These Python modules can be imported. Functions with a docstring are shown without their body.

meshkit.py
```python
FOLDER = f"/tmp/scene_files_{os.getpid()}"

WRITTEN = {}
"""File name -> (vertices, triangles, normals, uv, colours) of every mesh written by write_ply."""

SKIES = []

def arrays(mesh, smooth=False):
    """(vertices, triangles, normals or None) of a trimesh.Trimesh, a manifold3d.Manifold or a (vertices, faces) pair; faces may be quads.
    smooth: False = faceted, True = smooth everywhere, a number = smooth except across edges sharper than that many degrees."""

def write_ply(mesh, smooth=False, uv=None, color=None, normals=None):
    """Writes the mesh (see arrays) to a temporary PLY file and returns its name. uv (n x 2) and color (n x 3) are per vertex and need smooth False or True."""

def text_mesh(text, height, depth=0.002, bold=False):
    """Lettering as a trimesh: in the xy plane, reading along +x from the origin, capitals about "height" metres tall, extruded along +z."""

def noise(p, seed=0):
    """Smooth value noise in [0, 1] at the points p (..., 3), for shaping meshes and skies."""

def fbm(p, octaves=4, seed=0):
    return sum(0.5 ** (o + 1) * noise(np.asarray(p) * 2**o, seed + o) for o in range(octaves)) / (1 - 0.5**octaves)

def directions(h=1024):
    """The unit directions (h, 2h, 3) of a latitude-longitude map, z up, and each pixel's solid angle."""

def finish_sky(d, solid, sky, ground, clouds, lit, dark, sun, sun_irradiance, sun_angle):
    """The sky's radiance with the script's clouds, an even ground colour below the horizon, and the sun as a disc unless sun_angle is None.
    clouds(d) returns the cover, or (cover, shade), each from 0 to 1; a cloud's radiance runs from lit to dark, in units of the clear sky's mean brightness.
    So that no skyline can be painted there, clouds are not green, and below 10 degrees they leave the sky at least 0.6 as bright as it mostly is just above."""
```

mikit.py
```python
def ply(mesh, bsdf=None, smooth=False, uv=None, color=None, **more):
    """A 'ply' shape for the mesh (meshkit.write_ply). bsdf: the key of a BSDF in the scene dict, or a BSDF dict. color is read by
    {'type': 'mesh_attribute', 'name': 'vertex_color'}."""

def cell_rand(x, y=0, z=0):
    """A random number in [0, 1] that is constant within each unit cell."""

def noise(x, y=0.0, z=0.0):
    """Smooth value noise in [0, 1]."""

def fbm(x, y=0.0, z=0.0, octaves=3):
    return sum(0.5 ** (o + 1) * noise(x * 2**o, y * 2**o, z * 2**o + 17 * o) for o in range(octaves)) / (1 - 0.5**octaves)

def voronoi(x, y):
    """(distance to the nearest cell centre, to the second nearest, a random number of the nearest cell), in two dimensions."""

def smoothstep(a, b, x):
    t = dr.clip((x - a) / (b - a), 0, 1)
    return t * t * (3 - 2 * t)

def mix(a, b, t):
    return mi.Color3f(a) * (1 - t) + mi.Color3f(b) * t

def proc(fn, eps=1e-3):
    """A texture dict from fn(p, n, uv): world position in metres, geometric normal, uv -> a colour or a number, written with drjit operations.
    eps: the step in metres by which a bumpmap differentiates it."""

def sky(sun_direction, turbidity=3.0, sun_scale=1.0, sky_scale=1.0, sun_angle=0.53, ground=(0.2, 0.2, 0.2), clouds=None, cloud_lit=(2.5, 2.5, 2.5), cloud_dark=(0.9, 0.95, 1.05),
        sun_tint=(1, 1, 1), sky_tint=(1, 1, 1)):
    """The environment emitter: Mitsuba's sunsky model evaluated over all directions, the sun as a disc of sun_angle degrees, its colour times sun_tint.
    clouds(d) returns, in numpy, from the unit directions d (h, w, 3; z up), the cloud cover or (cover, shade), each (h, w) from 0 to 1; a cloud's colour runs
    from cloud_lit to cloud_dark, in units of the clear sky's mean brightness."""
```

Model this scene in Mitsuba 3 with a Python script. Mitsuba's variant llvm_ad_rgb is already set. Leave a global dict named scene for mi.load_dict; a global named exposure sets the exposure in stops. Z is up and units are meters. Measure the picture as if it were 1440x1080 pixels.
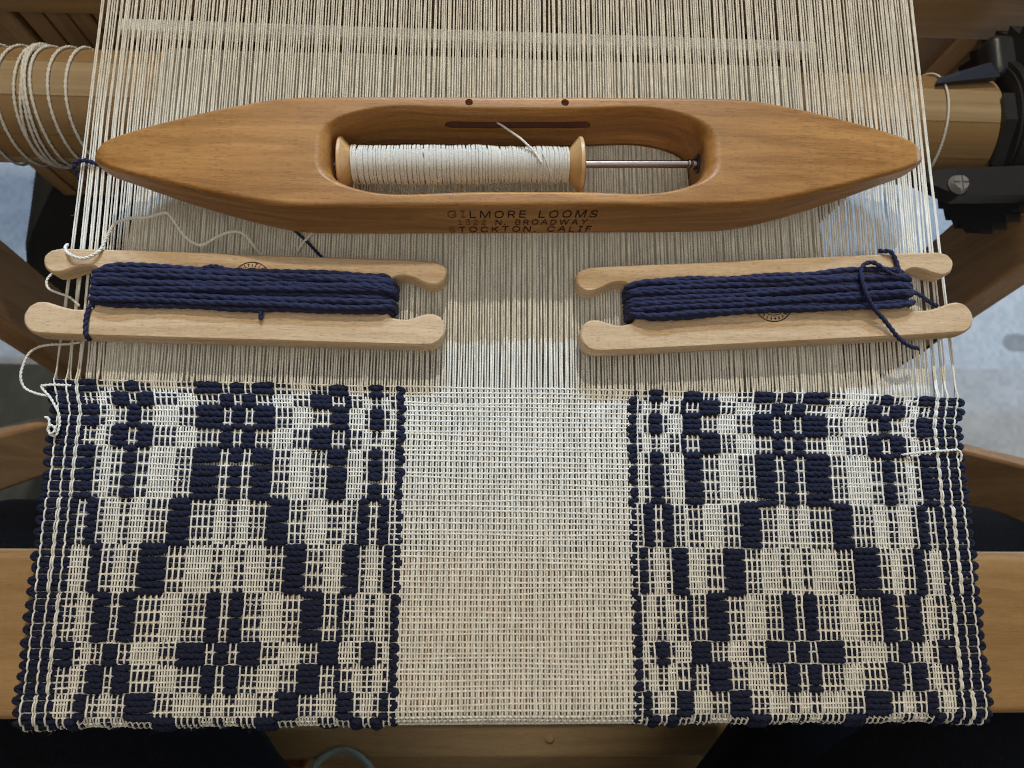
import math
import numpy as np, trimesh, manifold3d as m3, drjit as dr, mitsuba as mi
import mikit, meshkit
from mikit import proc, noise, fbm, smoothstep, mix, cell_rand
from shapely.geometry import Polygon, Point
import shapely

T = mi.ScalarTransform4f
rng = np.random.default_rng(7)
scene = {'type': 'scene'}
labels = {}
MM = 1e-3

# ------------------------------------------------------------------ camera, lamps, exposure
CAM = np.array([-0.01671, -0.06088, 0.31622])
FWD = np.array([0.044725, 0.196750, -0.979433])
UP = np.array([-0.012817, 0.980447, 0.196368])
scene['camera'] = {
    'type': 'thinlens', 'fov': 67.38, 'fov_axis': 'x', 'near_clip': 0.01, 'far_clip': 50.0,
    'aperture_radius': 0.0007, 'focus_distance': 0.318,
    'to_world': T().look_at(origin=CAM.tolist(), target=(CAM + FWD).tolist(), up=UP.tolist()),
}
exposure = 0.2


def lamp(key, label, pos, to, size, rgb, back=0.012):
    """a flat square lamp: a thin housing with a lit face looking at `to`"""
    tw = T().look_at(origin=list(pos), target=list(to), up=[0.01, 0.02, 1] if abs(pos[2] - to[2]) < 5 * abs(pos[1] - to[1]) + 5 * abs(pos[0] - to[0]) + 1e-6 else [0, 1, 0])
    scene[key + '__diffuser'] = {'type': 'rectangle', 'to_world': tw @ T().scale([size[0], size[1], 1]), 'bsdf': {'type': 'ref', 'id': 'm_lamp'},
                                 'emitter': {'type': 'area', 'radiance': {'type': 'rgb', 'value': list(rgb)}}}
    scene[key + '__housing'] = {'type': 'cube', 'to_world': tw @ T().translate([0, 0, -back - 0.004]) @ T().scale([size[0] * 1.05, size[1] * 1.05, back]), 'bsdf': {'type': 'ref', 'id': 'm_lamp'}}
    labels[key] = {'label': label, 'category': 'lamp'}


scene['m_lamp'] = {'type': 'diffuse', 'reflectance': {'type': 'rgb', 'value': [.8, .8, .8]}}
lamp('ceiling_lamp', 'large warm square ceiling lamp high above the loom', (0.1, 0.25, 1.75), (0.05, 0.1, 0), (0.75, 0.75), (.82, .77, .66))
lamp('ceiling_lamp_001', 'added warm fill lamp out of view behind the weaver', (-0.3, -1.1, 1.7), (0, 0.1, -.1), (0.5, 0.4), (2.8, 2.45, 1.95))  # added fill, brightens the faces turned towards the weaver
lamp('work_lamp', 'small warm work lamp beyond the loom', (0.05, 1.75, 1.62), (0, 0.03, 0), (0.03, 0.03), (2100, 1900, 1540))
lamp('strip_lamp', 'long thin cool white strip lamp with added light blocking plates far behind the loom', (0.10, 2.05, 1.22), (0.1, 0.02, 0), (0.45, 0.003), (1100, 1680, 2420))
scene['strip_lamp__light_blocker'] = {'type': 'cube', 'to_world': T().translate([.1, 1.52, 1.005]) @ T().scale([.75, .004, .09]), 'bsdf': {'type': 'ref', 'id': 'm_black'}}  # added unseen plate, keeps the cool light off the near cloth
scene['strip_lamp__light_blocker_001'] = {'type': 'cube', 'to_world': T().translate([.1, 1.52, .79]) @ T().scale([.75, .004, .094]), 'bsdf': {'type': 'ref', 'id': 'm_black'}}  # added lower plate, keeps the cool light off the far warp
lamp('window_lamp', 'cool daylight panel low at the right of the room', (1.6, 0.5, 0.0), (0.75, 0.0, -0.7), (0.35, 0.35), (3.6, 4.1, 4.6))


# ------------------------------------------------------------------ materials
def mat(key, base, rough=.5, spec=.5, bump=None, bscale=1.0, **k):
    b = {'type': 'principled', 'base_color': base if isinstance(base, dict) else {'type': 'rgb', 'value': list(base)}, 'roughness': rough, 'specular': spec, **k}
    if bump is not None:
        b = {'type': 'bumpmap', 'arbitrary': bump, 'scale': bscale, 'bsdf': b}
    scene[key] = {'type': 'twosided', 'bsdf': b}


def grain(ax, k=1.0, c0=(.3, .15, .05), c1=(.5, .3, .1), fleck=0.25, wave=6.0, pore=900.):
    """wood: long streaks along one axis, broad figure, short pores"""
    def fn(p, n, uv):
        a, b, c = (p.x, p.y, p.z) if ax == 0 else ((p.z, p.x, p.y) if ax == 2 else (p.y, p.x, p.z))
        w = fbm(a * 9 * k, b * 60 * k, c * 60 * k, 3)
        t = fbm(a * 14 * k + 3 * w, (b * 260 + wave * w) * k, (c * 260 + wave * w) * k, 4)
        po = smoothstep(.60, .85, noise(a * 420 * k, b * pore * 4, c * pore * 4))
        s = dr.clip(.5 + 1.7 * (t - .5) + .5 * (w - .5), 0, 1)
        s = dr.clip(s + .46 * (noise(a * 160, b * 2600, c * 2600) - .5) + .30 * (noise(a * 900, b * 3000, c * 3000) - .5), 0, 1)
        col = mix(c0, c1, s)
        return col * (1 - fleck * po)
    return proc(fn)


mat('m_cotton', proc(lambda p, n, uv: mi.Color3f(.76, .73, .655) * (.86 + .28 * noise(uv.x * 1.0, uv.y * 260.0))), rough=.85, spec=.2, sheen=.3)
mat('m_cotton_white', (.62, .59, .53), rough=.85, spec=.2, sheen=.3)
mat('m_navy', proc(lambda p, n, uv: mix((.006, .008, .019), (.021, .025, .055), noise(p.x * 2600., p.y * 5200., p.z * 5200.))), rough=.8, spec=.15, sheen=.5)
mat('m_navy_yarn', proc(lambda p, n, uv: mix((.012, .014, .036), (.040, .044, .098), noise(p.x * 2600., p.y * 4200., p.z * 4200.))), rough=.85, spec=.12, sheen=.7)
mat('m_navy_fibre_lit', (.075, .082, .14), rough=.8, spec=.1)  # paler than the wool: light caught by the fibres, put into the colour
mat('m_shuttle', grain(0, 1.0, (.25, .105, .022), (.45, .215, .060), .24), rough=.44, spec=.4, bump=proc(lambda p, n, uv: noise(p.x * 330, p.y * 2600, p.z * 2600) + .5 * noise(p.x * 1200, p.y * 3600, p.z * 3600), 1e-4), bscale=.000035)
mat('m_maple', grain(0, 1.1, (.47, .31, .165), (.66, .48, .30), .20, 3., 1100.), rough=.5, spec=.4)
mat('m_beam', grain(0, .6, (.27, .15, .057), (.37, .225, .096), .12, 8.), rough=.45, spec=.45)
mat('m_pine', grain(0, .5, (.46, .27, .11), (.62, .42, .20), .12, 8.), rough=.5, spec=.4)
mat('m_frame', grain(2, .6, (.30, .165, .07), (.44, .26, .12), .15, 8.), rough=.5, spec=.4)
mat('m_frame_x', grain(0, .6, (.28, .165, .075), (.40, .25, .12), .15, 8.), rough=.5, spec=.4)
mat('m_bobbin', grain(0, 1.0, (.52, .30, .12), (.62, .39, .18), .1), rough=.4, spec=.5, clearcoat=.2)


def roll_wood(p, n, uv):
    a = dr.atan2(p.z + .14, p.y - .206)
    k = dr.floor(a * 1.5 + .15)
    g = fbm(p.x * 8 + k * 7.3, a * 9, k * 3.1, 4)
    f = fbm(p.x * 14 + k * 2.3, a * 40, k * 5.1, 3)
    c = mix((.24, .145, .062), (.40, .31, .19), dr.clip(-.1 + .9 * cell_rand(k, 3) + .9 * (g - .5) + .4 * (f - .5), 0, 1))
    e = dr.abs(a * 1.5 + .15 - k)
    return c * (1 - .45 * (1 - smoothstep(.0, .06, e)))


mat('m_roll', proc(roll_wood), rough=.45, spec=.4)
mat('m_floor', proc(lambda p, n, uv: mix((.33, .355, .385), (.48, .505, .54), dr.clip(fbm(p.x * 22, p.y * 22, 0, 5) * 1.0 + .55 * (noise(p.x * 170, p.y * 170) - .5), 0, 1)) * (1 - .45 * smoothstep(.78, .86, noise(p.x * 19 + 4, p.y * 19)))), rough=.7, spec=.3)
mat('m_shade', proc(lambda p, n, uv: mix((.07, .076, .074), (.11, .118, .115), fbm(p.x * 60, p.y * 60, 0, 4))), rough=.9, spec=.15)  # shade of the left floor, put into a dark colour
mat('m_shade_block', (.02, .021, .022), rough=.8, spec=.2)  # near black, the shade under the loom as a colour
mat('m_black', (.018, .018, .02), rough=.42, spec=.5)
mat('m_bolt', (.22, .22, .23), rough=.35, spec=.7)
mat('m_bluesteel', (.03, .04, .065), rough=.4, spec=.6, metallic=.4)
scene['m_steel'] = {'type': 'twosided', 'bsdf': {'type': 'roughconductor', 'material': 'Cr', 'alpha': .12, 'specular_reflectance': {'type': 'rgb', 'value': [.5, .5, .52]}}}
mat('m_ink', (.045, .017, .010), rough=.7, spec=.2)
mat('m_ink_faint', (.17, .075, .030), rough=.6, spec=.3)
mat('m_slot', (.12, .050, .036), rough=.55, spec=.3)
mat('m_trousers', proc(lambda p, n, uv: mix((.0035, .004, .006), (.007, .008, .012), noise(p.x * 900, p.y * 900, p.z * 900))), rough=.9, spec=.1, sheen=.3)
mat('m_teal', (.40, .54, .49), rough=.6, spec=.3)
mat('m_red', grain(2, .6, (.36, .12, .04), (.50, .19, .06), .15), rough=.5)
mat('m_skin', (.45, .27, .19), rough=.6)
mat('m_cordw', (.66, .63, .56), rough=.8, spec=.2)
mat('m_header', proc(lambda p, n, uv: mix((.28, .26, .205), (.40, .375, .30), dr.clip(.5 + .35 * dr.sin(p.x * 2900.) * dr.sin(p.y * 2700.) + .5 * (fbm(p.x * 300, p.y * 40, 0, 3) - .5), 0, 1))), rough=.9, spec=.1)


# ------------------------------------------------------------------ mesh helpers
def put(key, mesh, m, smooth=30, **k):
    scene[key] = mikit.ply(mesh, m, smooth=smooth, **k)


def tag(key, label, cat=None, group=None, kind=None):
    d = {'label': label}
    if cat: d['category'] = cat
    if group: d['group'] = group
    if kind: d['kind'] = kind
    labels[key] = d


def tubes(P, R, sides=5, ref=(0, 0, 1), uvscale=1.0):
    """many polylines at once: P (n, m, 3), R scalar or (n, m); open tubes. Returns verts, faces, uv."""
    P = np.asarray(P, float)
    n, m, _ = P.shape
    t = np.gradient(P, axis=1)
    t /= np.linalg.norm(t, axis=2, keepdims=True) + 1e-12
    a = np.cross(np.broadcast_to(np.asarray(ref, float), t.shape), t)
    a /= np.linalg.norm(a, axis=2, keepdims=True) + 1e-12
    b = np.cross(t, a)
    ang = np.arange(sides) * 2 * np.pi / sides
    R = np.broadcast_to(R, (n, m))[:, :, None, None]
    V = P[:, :, None] + R * (np.cos(ang)[:, None] * a[:, :, None] + np.sin(ang)[:, None] * b[:, :, None])
    L = np.concatenate([np.zeros((n, 1)), np.cumsum(np.linalg.norm(np.diff(P, axis=1), axis=2), 1)], 1)
    uv = np.stack([np.broadcast_to((np.arange(n) * 17.0)[:, None, None], (n, m, sides)), np.broadcast_to(L[:, :, None], (n, m, sides))], -1) * uvscale
    i, j, s = np.meshgrid(np.arange(n), np.arange(m - 1), np.arange(sides), indexing='ij')
    q = lambda jj, ss: (i * m + jj) * sides + ss
    s2 = (s + 1) % sides
    A, B, C, D = q(j, s), q(j, s2), q(j + 1, s2), q(j + 1, s)
    F = np.concatenate([np.stack([A, B, C], -1).reshape(-1, 3), np.stack([A, C, D], -1).reshape(-1, 3)])
    return V.reshape(-1, 3), F, uv.reshape(-1, 2)


def ptf(P):
    """parallel transport frame of one polyline"""
    t = np.gradient(P, axis=0)
    t /= np.linalg.norm(t, axis=1, keepdims=True) + 1e-12
    a = np.zeros_like(P)
    v = np.cross(t[0], [0.13, 0.2, 1.0]); a[0] = v / np.linalg.norm(v)
    for k in range(1, len(P)):
        v = a[k - 1] - t[k] * (a[k - 1] @ t[k])
        a[k] = v / (np.linalg.norm(v) + 1e-12)
    return t, a, np.cross(t, a)


def tube1(P, r, sides=10, caps=True):
    P = np.asarray(P, float)
    t, a, b = ptf(P)
    r = np.broadcast_to(r, len(P))
    ang = np.arange(sides) * 2 * np.pi / sides
    V = P[:, None] + r[:, None, None] * (np.cos(ang)[None, :, None] * a[:, None] + np.sin(ang)[None, :, None] * b[:, None])
    m = len(P)
    j, s = np.meshgrid(np.arange(m - 1), np.arange(sides), indexing='ij')
    s2 = (s + 1) % sides
    A, B, C, D = j * sides + s, j * sides + s2, (j + 1) * sides + s2, (j + 1) * sides + s
    F = np.concatenate([np.stack([A, B, C], -1).reshape(-1, 3), np.stack([A, C, D], -1).reshape(-1, 3)])
    V = V.reshape(-1, 3)
    if caps:
        o = len(V)
        V = np.vstack([V, P[0], P[-1]])
        k = np.arange(sides); k2 = (k + 1) % sides
        F = np.vstack([F, np.stack([k2, k, np.full(sides, o)], -1), np.stack([k + (m - 1) * sides, k2 + (m - 1) * sides, np.full(sides, o + 1)], -1)])
    return trimesh.Trimesh(V, F, process=False)


def plied(P, r, pitch, n=2, sides=6, ro=None, phase=0.0):
    """a plied yarn along P: n strands twisted round each other"""
    P = np.asarray(P, float)
    t, a, b = ptf(P)
    L = np.concatenate([[0], np.cumsum(np.linalg.norm(np.diff(P, axis=0), axis=1))])
    ro = .62 * r if ro is None else ro
    out = []
    for k in range(n):
        th = phase + 2 * np.pi * (L / pitch + k / n)
        out.append(tube1(P + ro * (np.cos(th)[:, None] * a + np.sin(th)[:, None] * b), r, sides))
    return trimesh.util.concatenate(out)


def spline(pts, step):
    """Catmull-Rom through the points (mm), resampled about every `step` mm; returns metres"""
    p = np.asarray(pts, float)
    p = np.vstack([2 * p[0] - p[1], p, 2 * p[-1] - p[-2]])
    out = []
    for i in range(1, len(p) - 2):
        n = max(2, int(np.linalg.norm(p[i + 1] - p[i]) / step))
        t = np.linspace(0, 1, n, endpoint=False)[:, None]
        out.append(.5 * (2 * p[i] + (p[i + 1] - p[i - 1]) * t + (2 * p[i - 1] - 5 * p[i] + 4 * p[i + 1] - p[i + 2]) * t ** 2 + (3 * p[i] - p[i - 1] - 3 * p[i + 1] + p[i + 2]) * t ** 3))
    out.append(p[-2][None])
    return np.vstack(out) * MM


def rbox(x0, x1, y0, y1, z0, z1, r=.002):
    """a box with rounded edges"""
    r = min(r, .49 * min(x1 - x0, y1 - y0, z1 - z0))
    s = trimesh.creation.icosphere(subdivisions=2, radius=r)
    pts = np.vstack([s.vertices + np.array([x, y, z]) for x in (x0 + r, x1 - r) for y in (y0 + r, y1 - r) for z in (z0 + r, z1 - r)])
    return m3.Manifold.hull_points(pts.astype(np.float32))


def man(V, F):
    return m3.Manifold(m3.Mesh(vert_properties=np.asarray(V, np.float32), tri_verts=np.asarray(F, np.uint32)))


def tri(m):
    k = m.to_mesh()
    return trimesh.Trimesh(k.vert_properties[:, :3], k.tri_verts, process=False)


def loft(rings):
    """closed rings (k, n, 3) to a closed solid"""
    k, n, _ = rings.shape
    V = rings.reshape(-1, 3)
    i, j = np.meshgrid(np.arange(k - 1), np.arange(n), indexing='ij')
    j2 = (j + 1) % n
    A, B, C, D = i * n + j, i * n + j2, (i + 1) * n + j2, (i + 1) * n + j
    F = np.concatenate([np.stack([A, B, C], -1).reshape(-1, 3), np.stack([A, C, D], -1).reshape(-1, 3)])
    V = np.vstack([V, rings[0].mean(0), rings[-1].mean(0)])
    q = np.arange(n); q2 = (q + 1) % n
    F = np.vstack([F, np.stack([q2, q, np.full(n, k * n)], -1), np.stack([q + (k - 1) * n, q2 + (k - 1) * n, np.full(n, k * n + 1)], -1)])
    m = trimesh.Trimesh(V, F, process=False)
    if m.volume < 0:
        m.invert()
    return m


def place(m, ang, x, y, z=0.0):
    M = trimesh.transformations.rotation_matrix(math.radians(ang), [0, 0, 1])
    M[:3, 3] = [x, y, z]
    m = m.copy(); m.apply_transform(M)
    return m


# ------------------------------------------------------------------ floor
g = trimesh.creation.box([8, 8, .05]); g.apply_translation([0, 0, -.725])
put('floor', g, 'm_floor', smooth=False); labels['floor'] = {'label': 'mottled blue grey concrete floor', 'kind': 'structure'}

# ------------------------------------------------------------------ loom
tag('loom', 'pale wooden floor loom with beams, folding legs and ratchet wheel', 'loom')
b = rbox(-.33, .33, -.1295, -.0665, -.062, -.0024, .0035)
put('loom__breast_beam', tri(b), 'm_beam')
cb = rbox(-.55, .55, .281, .312, -.150, -.094, .003)
m = tri(cb); m.apply_transform(trimesh.transformations.rotation_matrix(.006, [0, 0, 1]))
put('loom__cross_beam', m, 'm_beam')
hb = rbox(-.5, .5, .74, .80, -.06, -.004, .004)
put('loom__back_beam', tri(hb), 'm_frame_x')
st = rbox(-.30, .30, -.248, -.222, -.46, -.40, .003) - m3.Manifold.cylinder(.004, .0042, .0042, 20).translate([.05, -.233, -.4035])
put('loom__front_stretcher', tri(st), 'm_pine')
put('loom__lower_rail', tri(rbox(-.30, .30, -.34, -.27, -.56, -.50, .004)), 'm_pine')


def leg(x0, x1, pts, w):
    """a flat board standing in the plane x = const: centre line pts (y, z), width w"""
    (ya, za), (yb, zb) = pts
    d = np.array([yb - ya, zb - za]); d /= np.linalg.norm(d); nn = np.array([-d[1], d[0]]) * w / 2
    s = trimesh.creation.icosphere(subdivisions=2, radius=.003)
    P = [np.array([ya, za]) + nn, np.array([ya, za]) - nn, np.array([yb, zb]) + nn, np.array([yb, zb]) - nn]
    pts3 = np.vstack([s.vertices + np.array([x, q[0], q[1]]) for x in (x0 + .003, x1 - .003) for q in P])
    return tri(m3.Manifold.hull_points(pts3.astype(np.float32)))


# two legs a side, crossing low down: back-high to front-low, and front-high to back-low
for k, (x0, x1, A, wa, B, wb) in enumerate(((.345, .37, ((.166, -.06), (.080, -.70)), .060, ((-.055, -.10), (.110, -.70)), .036),
                                            (-.37, -.345, ((.131, -.06), (.050, -.70)), .046, ((-.050, -.10), (.125, -.70)), .034))):
    put('loom__leg' + ('', '_002')[k], leg(x0, x1, A, wa), 'm_frame')
    put('loom__leg' + ('_001', '_003')[k], leg(x0 - .001, x1 - .001, B, wb), 'm_frame')
put('loom__rear_leg', tri(rbox(.345, .372, .292, .332, -.70, -.152, .003)), 'm_frame')
put('loom__rear_leg_001', tri(rbox(.286, .327, .325, .36, -.70, -.152, .003)), 'm_frame')
put('loom__upright', tri(rbox(-.205, -.165, -.262, -.249, -.70, -.425, .003)), 'm_red')
# slats hanging behind the cross beam on the left
for k in range(44):
    x = -.46 + .0172 * k
    j = rng.uniform(-.0015, .0015)
    put('loom__slat' + ('' if k == 0 else '_%03d' % k), tri(rbox(x, x + .0146 + j * .6, .296 + j, .304 + j, -.62, -.152, .0012)), 'm_frame')
put('loom__slat_backing', tri(rbox(-.47, .34, .3075, .313, -.62, -.153, .0012)), 'm_frame')
# cloth beam: a thick round bar with ratchet wheel
RY, RZ, RR = .206, -.140, .0345
cyl = m3.Manifold.cylinder(.64, RR, RR, 72).rotate([0, 90, 0]).translate([-.33, RY, RZ])
put('loom__cloth_beam', tri(cyl), 'm_roll')


def disc(x0, x1, R, teeth=0, depth=.004, n=64):
    if teeth:
        P = []
        for q in range(teeth):
            a0, a1 = 2 * np.pi * q / teeth, 2 * np.pi * (q + .92) / teeth
            P += [(R * np.cos(a0), R * np.sin(a0)), ((R - depth) * np.cos(a1), (R - depth) * np.sin(a1))]
        cs = m3.CrossSection([np.array(P)])
    else:
        cs = m3.CrossSection.circle(R, n)
    return m3.Manifold.extrude(cs, x1 - x0).rotate([0, 90, 0]).translate([x0, RY, RZ])


put('loom__ratchet_wheel', tri(disc(.322, .332, .066, 30, .005)), 'm_black', smooth=False)
put('loom__ratchet_wheel__hub', tri(disc(.3165, .322, .046) + disc(.3150, .3165, .043)), 'm_black')
clamp = m3.Manifold.hull_points(np.array([[x, RY + y, RZ + z] for x in (.3075, .320) for y, z in ((-.034, .020), (-.012, .038), (.006, .038), (-.022, .012))], np.float32))
put('loom__clamp', tri(clamp), 'm_black', smooth=False)
pw = m3.Manifold.hull_points(np.array([[.250, .156, -.108], [.250, .160, -.108], [.275, .145, -.107], [.275, .163, -.107], [.335, .147, -.107], [.335, .167, -.107], [.250, .156, -.118], [.250, .160, -.118], [.275, .145, -.119], [.275, .163, -.119], [.335, .147, -.119], [.335, .167, -.119]], np.float32))
put('loom__pawl', tri(pw), 'm_black', smooth=False)
bo = m3.Manifold.cylinder(.004, .0062, .0045, 24).translate([.2745, .1515, -.1062]) - m3.Manifold.cube([.010, .0014, .002], True).translate([.2745, .1515, -.1024]) - m3.Manifold.cube([.0014, .010, .002], True).translate([.2745, .1515, -.1024])
put('loom__pawl__bolt', tri(bo), 'm_bolt')
lv = m3.Manifold.hull_points(np.array([[.267, .2185, -.104], [.269, .2230, -.105], [.304, .2345, -.104], [.308, .2240, -.103], [.268, .2190, -.108], [.304, .2345, -.109], [.308, .2240, -.108]], np.float32))
put('loom__lever', tri(lv), 'm_bluesteel', smooth=False)
hk = rbox(.308, .37, .228, .258, -.125, -.106, .006) + rbox(.320, .37, .205, .232, -.118, -.102, .006)
put('loom__bracket', tri(hk), 'm_black')

# cords wound round the beam
CX = [(-.3135, .001), (-.3005, .001), (-.2902, .002), (-.2885, -.001), (-.2868, .0015), (-.2846, .001), (-.2805, .002), (-.2700, .002), (-.2598, .003)]
for k, (cx, tw) in enumerate(CX):
    a = np.linspace(0, 2 * np.pi * 1.02, 90)
    r = RR + .0012 + (.0012 * (np.sin(a * 1.5 + k) > .3) if 2 <= k <= 5 else 0) * np.clip(np.sin(a * 1.5 + k), 0, 1)
    P = np.stack([cx + tw * np.cos(a) + .0012 * np.sin(2 * a + k), RY + r * np.sin(a - 2.2), RZ + r * np.cos(a - 2.2)], -1)
    key = 'beam_cord' + ('' if k == 0 else '_%03d' % k)
    put(key, plied(P, .00068, .004, 2, 6), 'm_cordw', smooth=True)
    tag(key, 'pale twisted cord on the left of the round beam, ' + ('at the frame edge', 'leftmost full turn', 'first of the crossing bunch', 'second of the crossing bunch', 'third of the crossing bunch', 'last of the crossing bunch', 'just right of the bunch', 'second turn left of the warp', 'turn nearest the warp')[k], 'cord', 'cords wound round the left of the beam' if not 2 <= k <= 5 else 'bunched cords on the round beam')
a = np.linspace(-1.9, 1.35, 60)
P = np.stack([.2735 + .002 * np.sin(a * 1.2), RY + (RR + .0012) * np.sin(a), RZ + (RR + .0012) * np.cos(a)], -1)
put('beam_cord_009', plied(P, .00075, .004, 2, 6), 'm_cordw', smooth=True)
tag('beam_cord_009', 'single pale cord looped over the right end of the round beam', 'cord')

# teal treadle cord ring at the bottom
a = np.linspace(.1, 2 * np.pi - .2, 70)
P = np.stack([-.126 + .026 * np.cos(a) * (1 + .08 * np.sin(3 * a)), -.262 + .024 * np.sin(a), -.385 + .006 * np.sin(2 * a + 1)], -1)
put('treadle_cord', tube1(P, .0027, 10), 'm_teal', smooth=True)
tag('treadle_cord', 'coiled pale teal cord below the cloth at the bottom edge', 'cord')

mt = rbox(-.95, -.30, -.62, .16, -.699, -.688, .005)  # thin dark sheet added to stand in for shade on the left floor
put('floor_shade', tri(mt), 'm_shade'); tag('floor_shade', 'dark slate grey sheet added on the left floor in place of shade', 'mat')
shade_solid = rbox(-.50, -.27, .17, .35, -.70, -.47, .02).refine_to_length(.03)  # dark solid added where the floor under the loom lies in shade
bg = tri(shade_solid); bg.merge_vertices(); bg.vertices += bg.vertex_normals * ((meshkit.fbm(bg.vertices * 14, 3) - .5) * .03)[:, None]
put('shade_block', bg, 'm_shade_block', smooth=True)
tag('shade_block', 'added dark block standing in for shade under the left of the loom', 'shade_solid')

# ------------------------------------------------------------------ the weave
NP_ = 126
XO, XI = .1872, .0492            # outer and inner last thread of a panel
BL = [(1, .124), (2, .150), (3, .172), (4, .203), (1, .238), (4, .284), (3, .358), (2, .410), (1, .484), (4, .511), (1, .545), (4, .572), (1, .628), (2, .693), (3, .745), (4, .809), (1, .846), (4, .861), (3, .896), (2, .9185), (1, .956), (2, .975), (3, 1.01)]
dense = np.linspace(.090, .985, 113)
u = np.concatenate([[.006, .0095], [.0385, .0415, .0445], [.0685, .0715, .0745], dense, [.993, .999]])
shaft = []
for i, v in enumerate(u):
    if v < .085 or v > .99:
        shaft.append((1, 3)[i % 2]); continue
    bl = next(b for b, e in BL if v < e)
    pair = [bl, bl % 4 + 1]
    odd = i % 2
    shaft.append(next(s for s in pair if s % 2 == (1 if odd else 0)))
shaft = np.array(shaft)
XL = -XO + (XO - XI) * u
XC = np.linspace(-.0466, .0466, 85)
X0 = np.concatenate([XL, XC, -XL[::-1]])
SH = np.concatenate([shaft, np.zeros(85, int), shaft[::-1]])
NT = len(X0)
nL = len(XL)
edge = np.zeros(NT, bool); edge[:8] = True; edge[-8:] = True
# treadling from the fell towards the weaver: (block, picks, y at the end in m)
TR = [(1, 2, -.0037), (4, 3, -.0090), (1, 4, -.0175), (4, 4, -.0257), (1, 9, -.0463), (2, 8, -.0641), (3, 8, -.0827), (4, 8, -.1008), (1, 4, -.1092), (4, 5, -.1195), (3, 4, -.1285), (2, 4, -.138), (1, 3, -.145)]
Yp, TB = [], []
y = .0008
for bl, n, e in TR:
    for k in range(n):
        Yp.append(y + (e - y) * (k + .5) / n); TB.append(bl)
    y = e
Yp = np.array(Yp); TB = np.array(TB); NPk = len(Yp)
Yt = np.concatenate([[Yp[0] + .0011], .5 * (Yp[1:] + Yp[:-1]), [Yp[-1] - .0012]])  # tabby between the pattern picks
RN, RW, RT = 1.24 * MM, .40 * MM, .38 * MM


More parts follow.
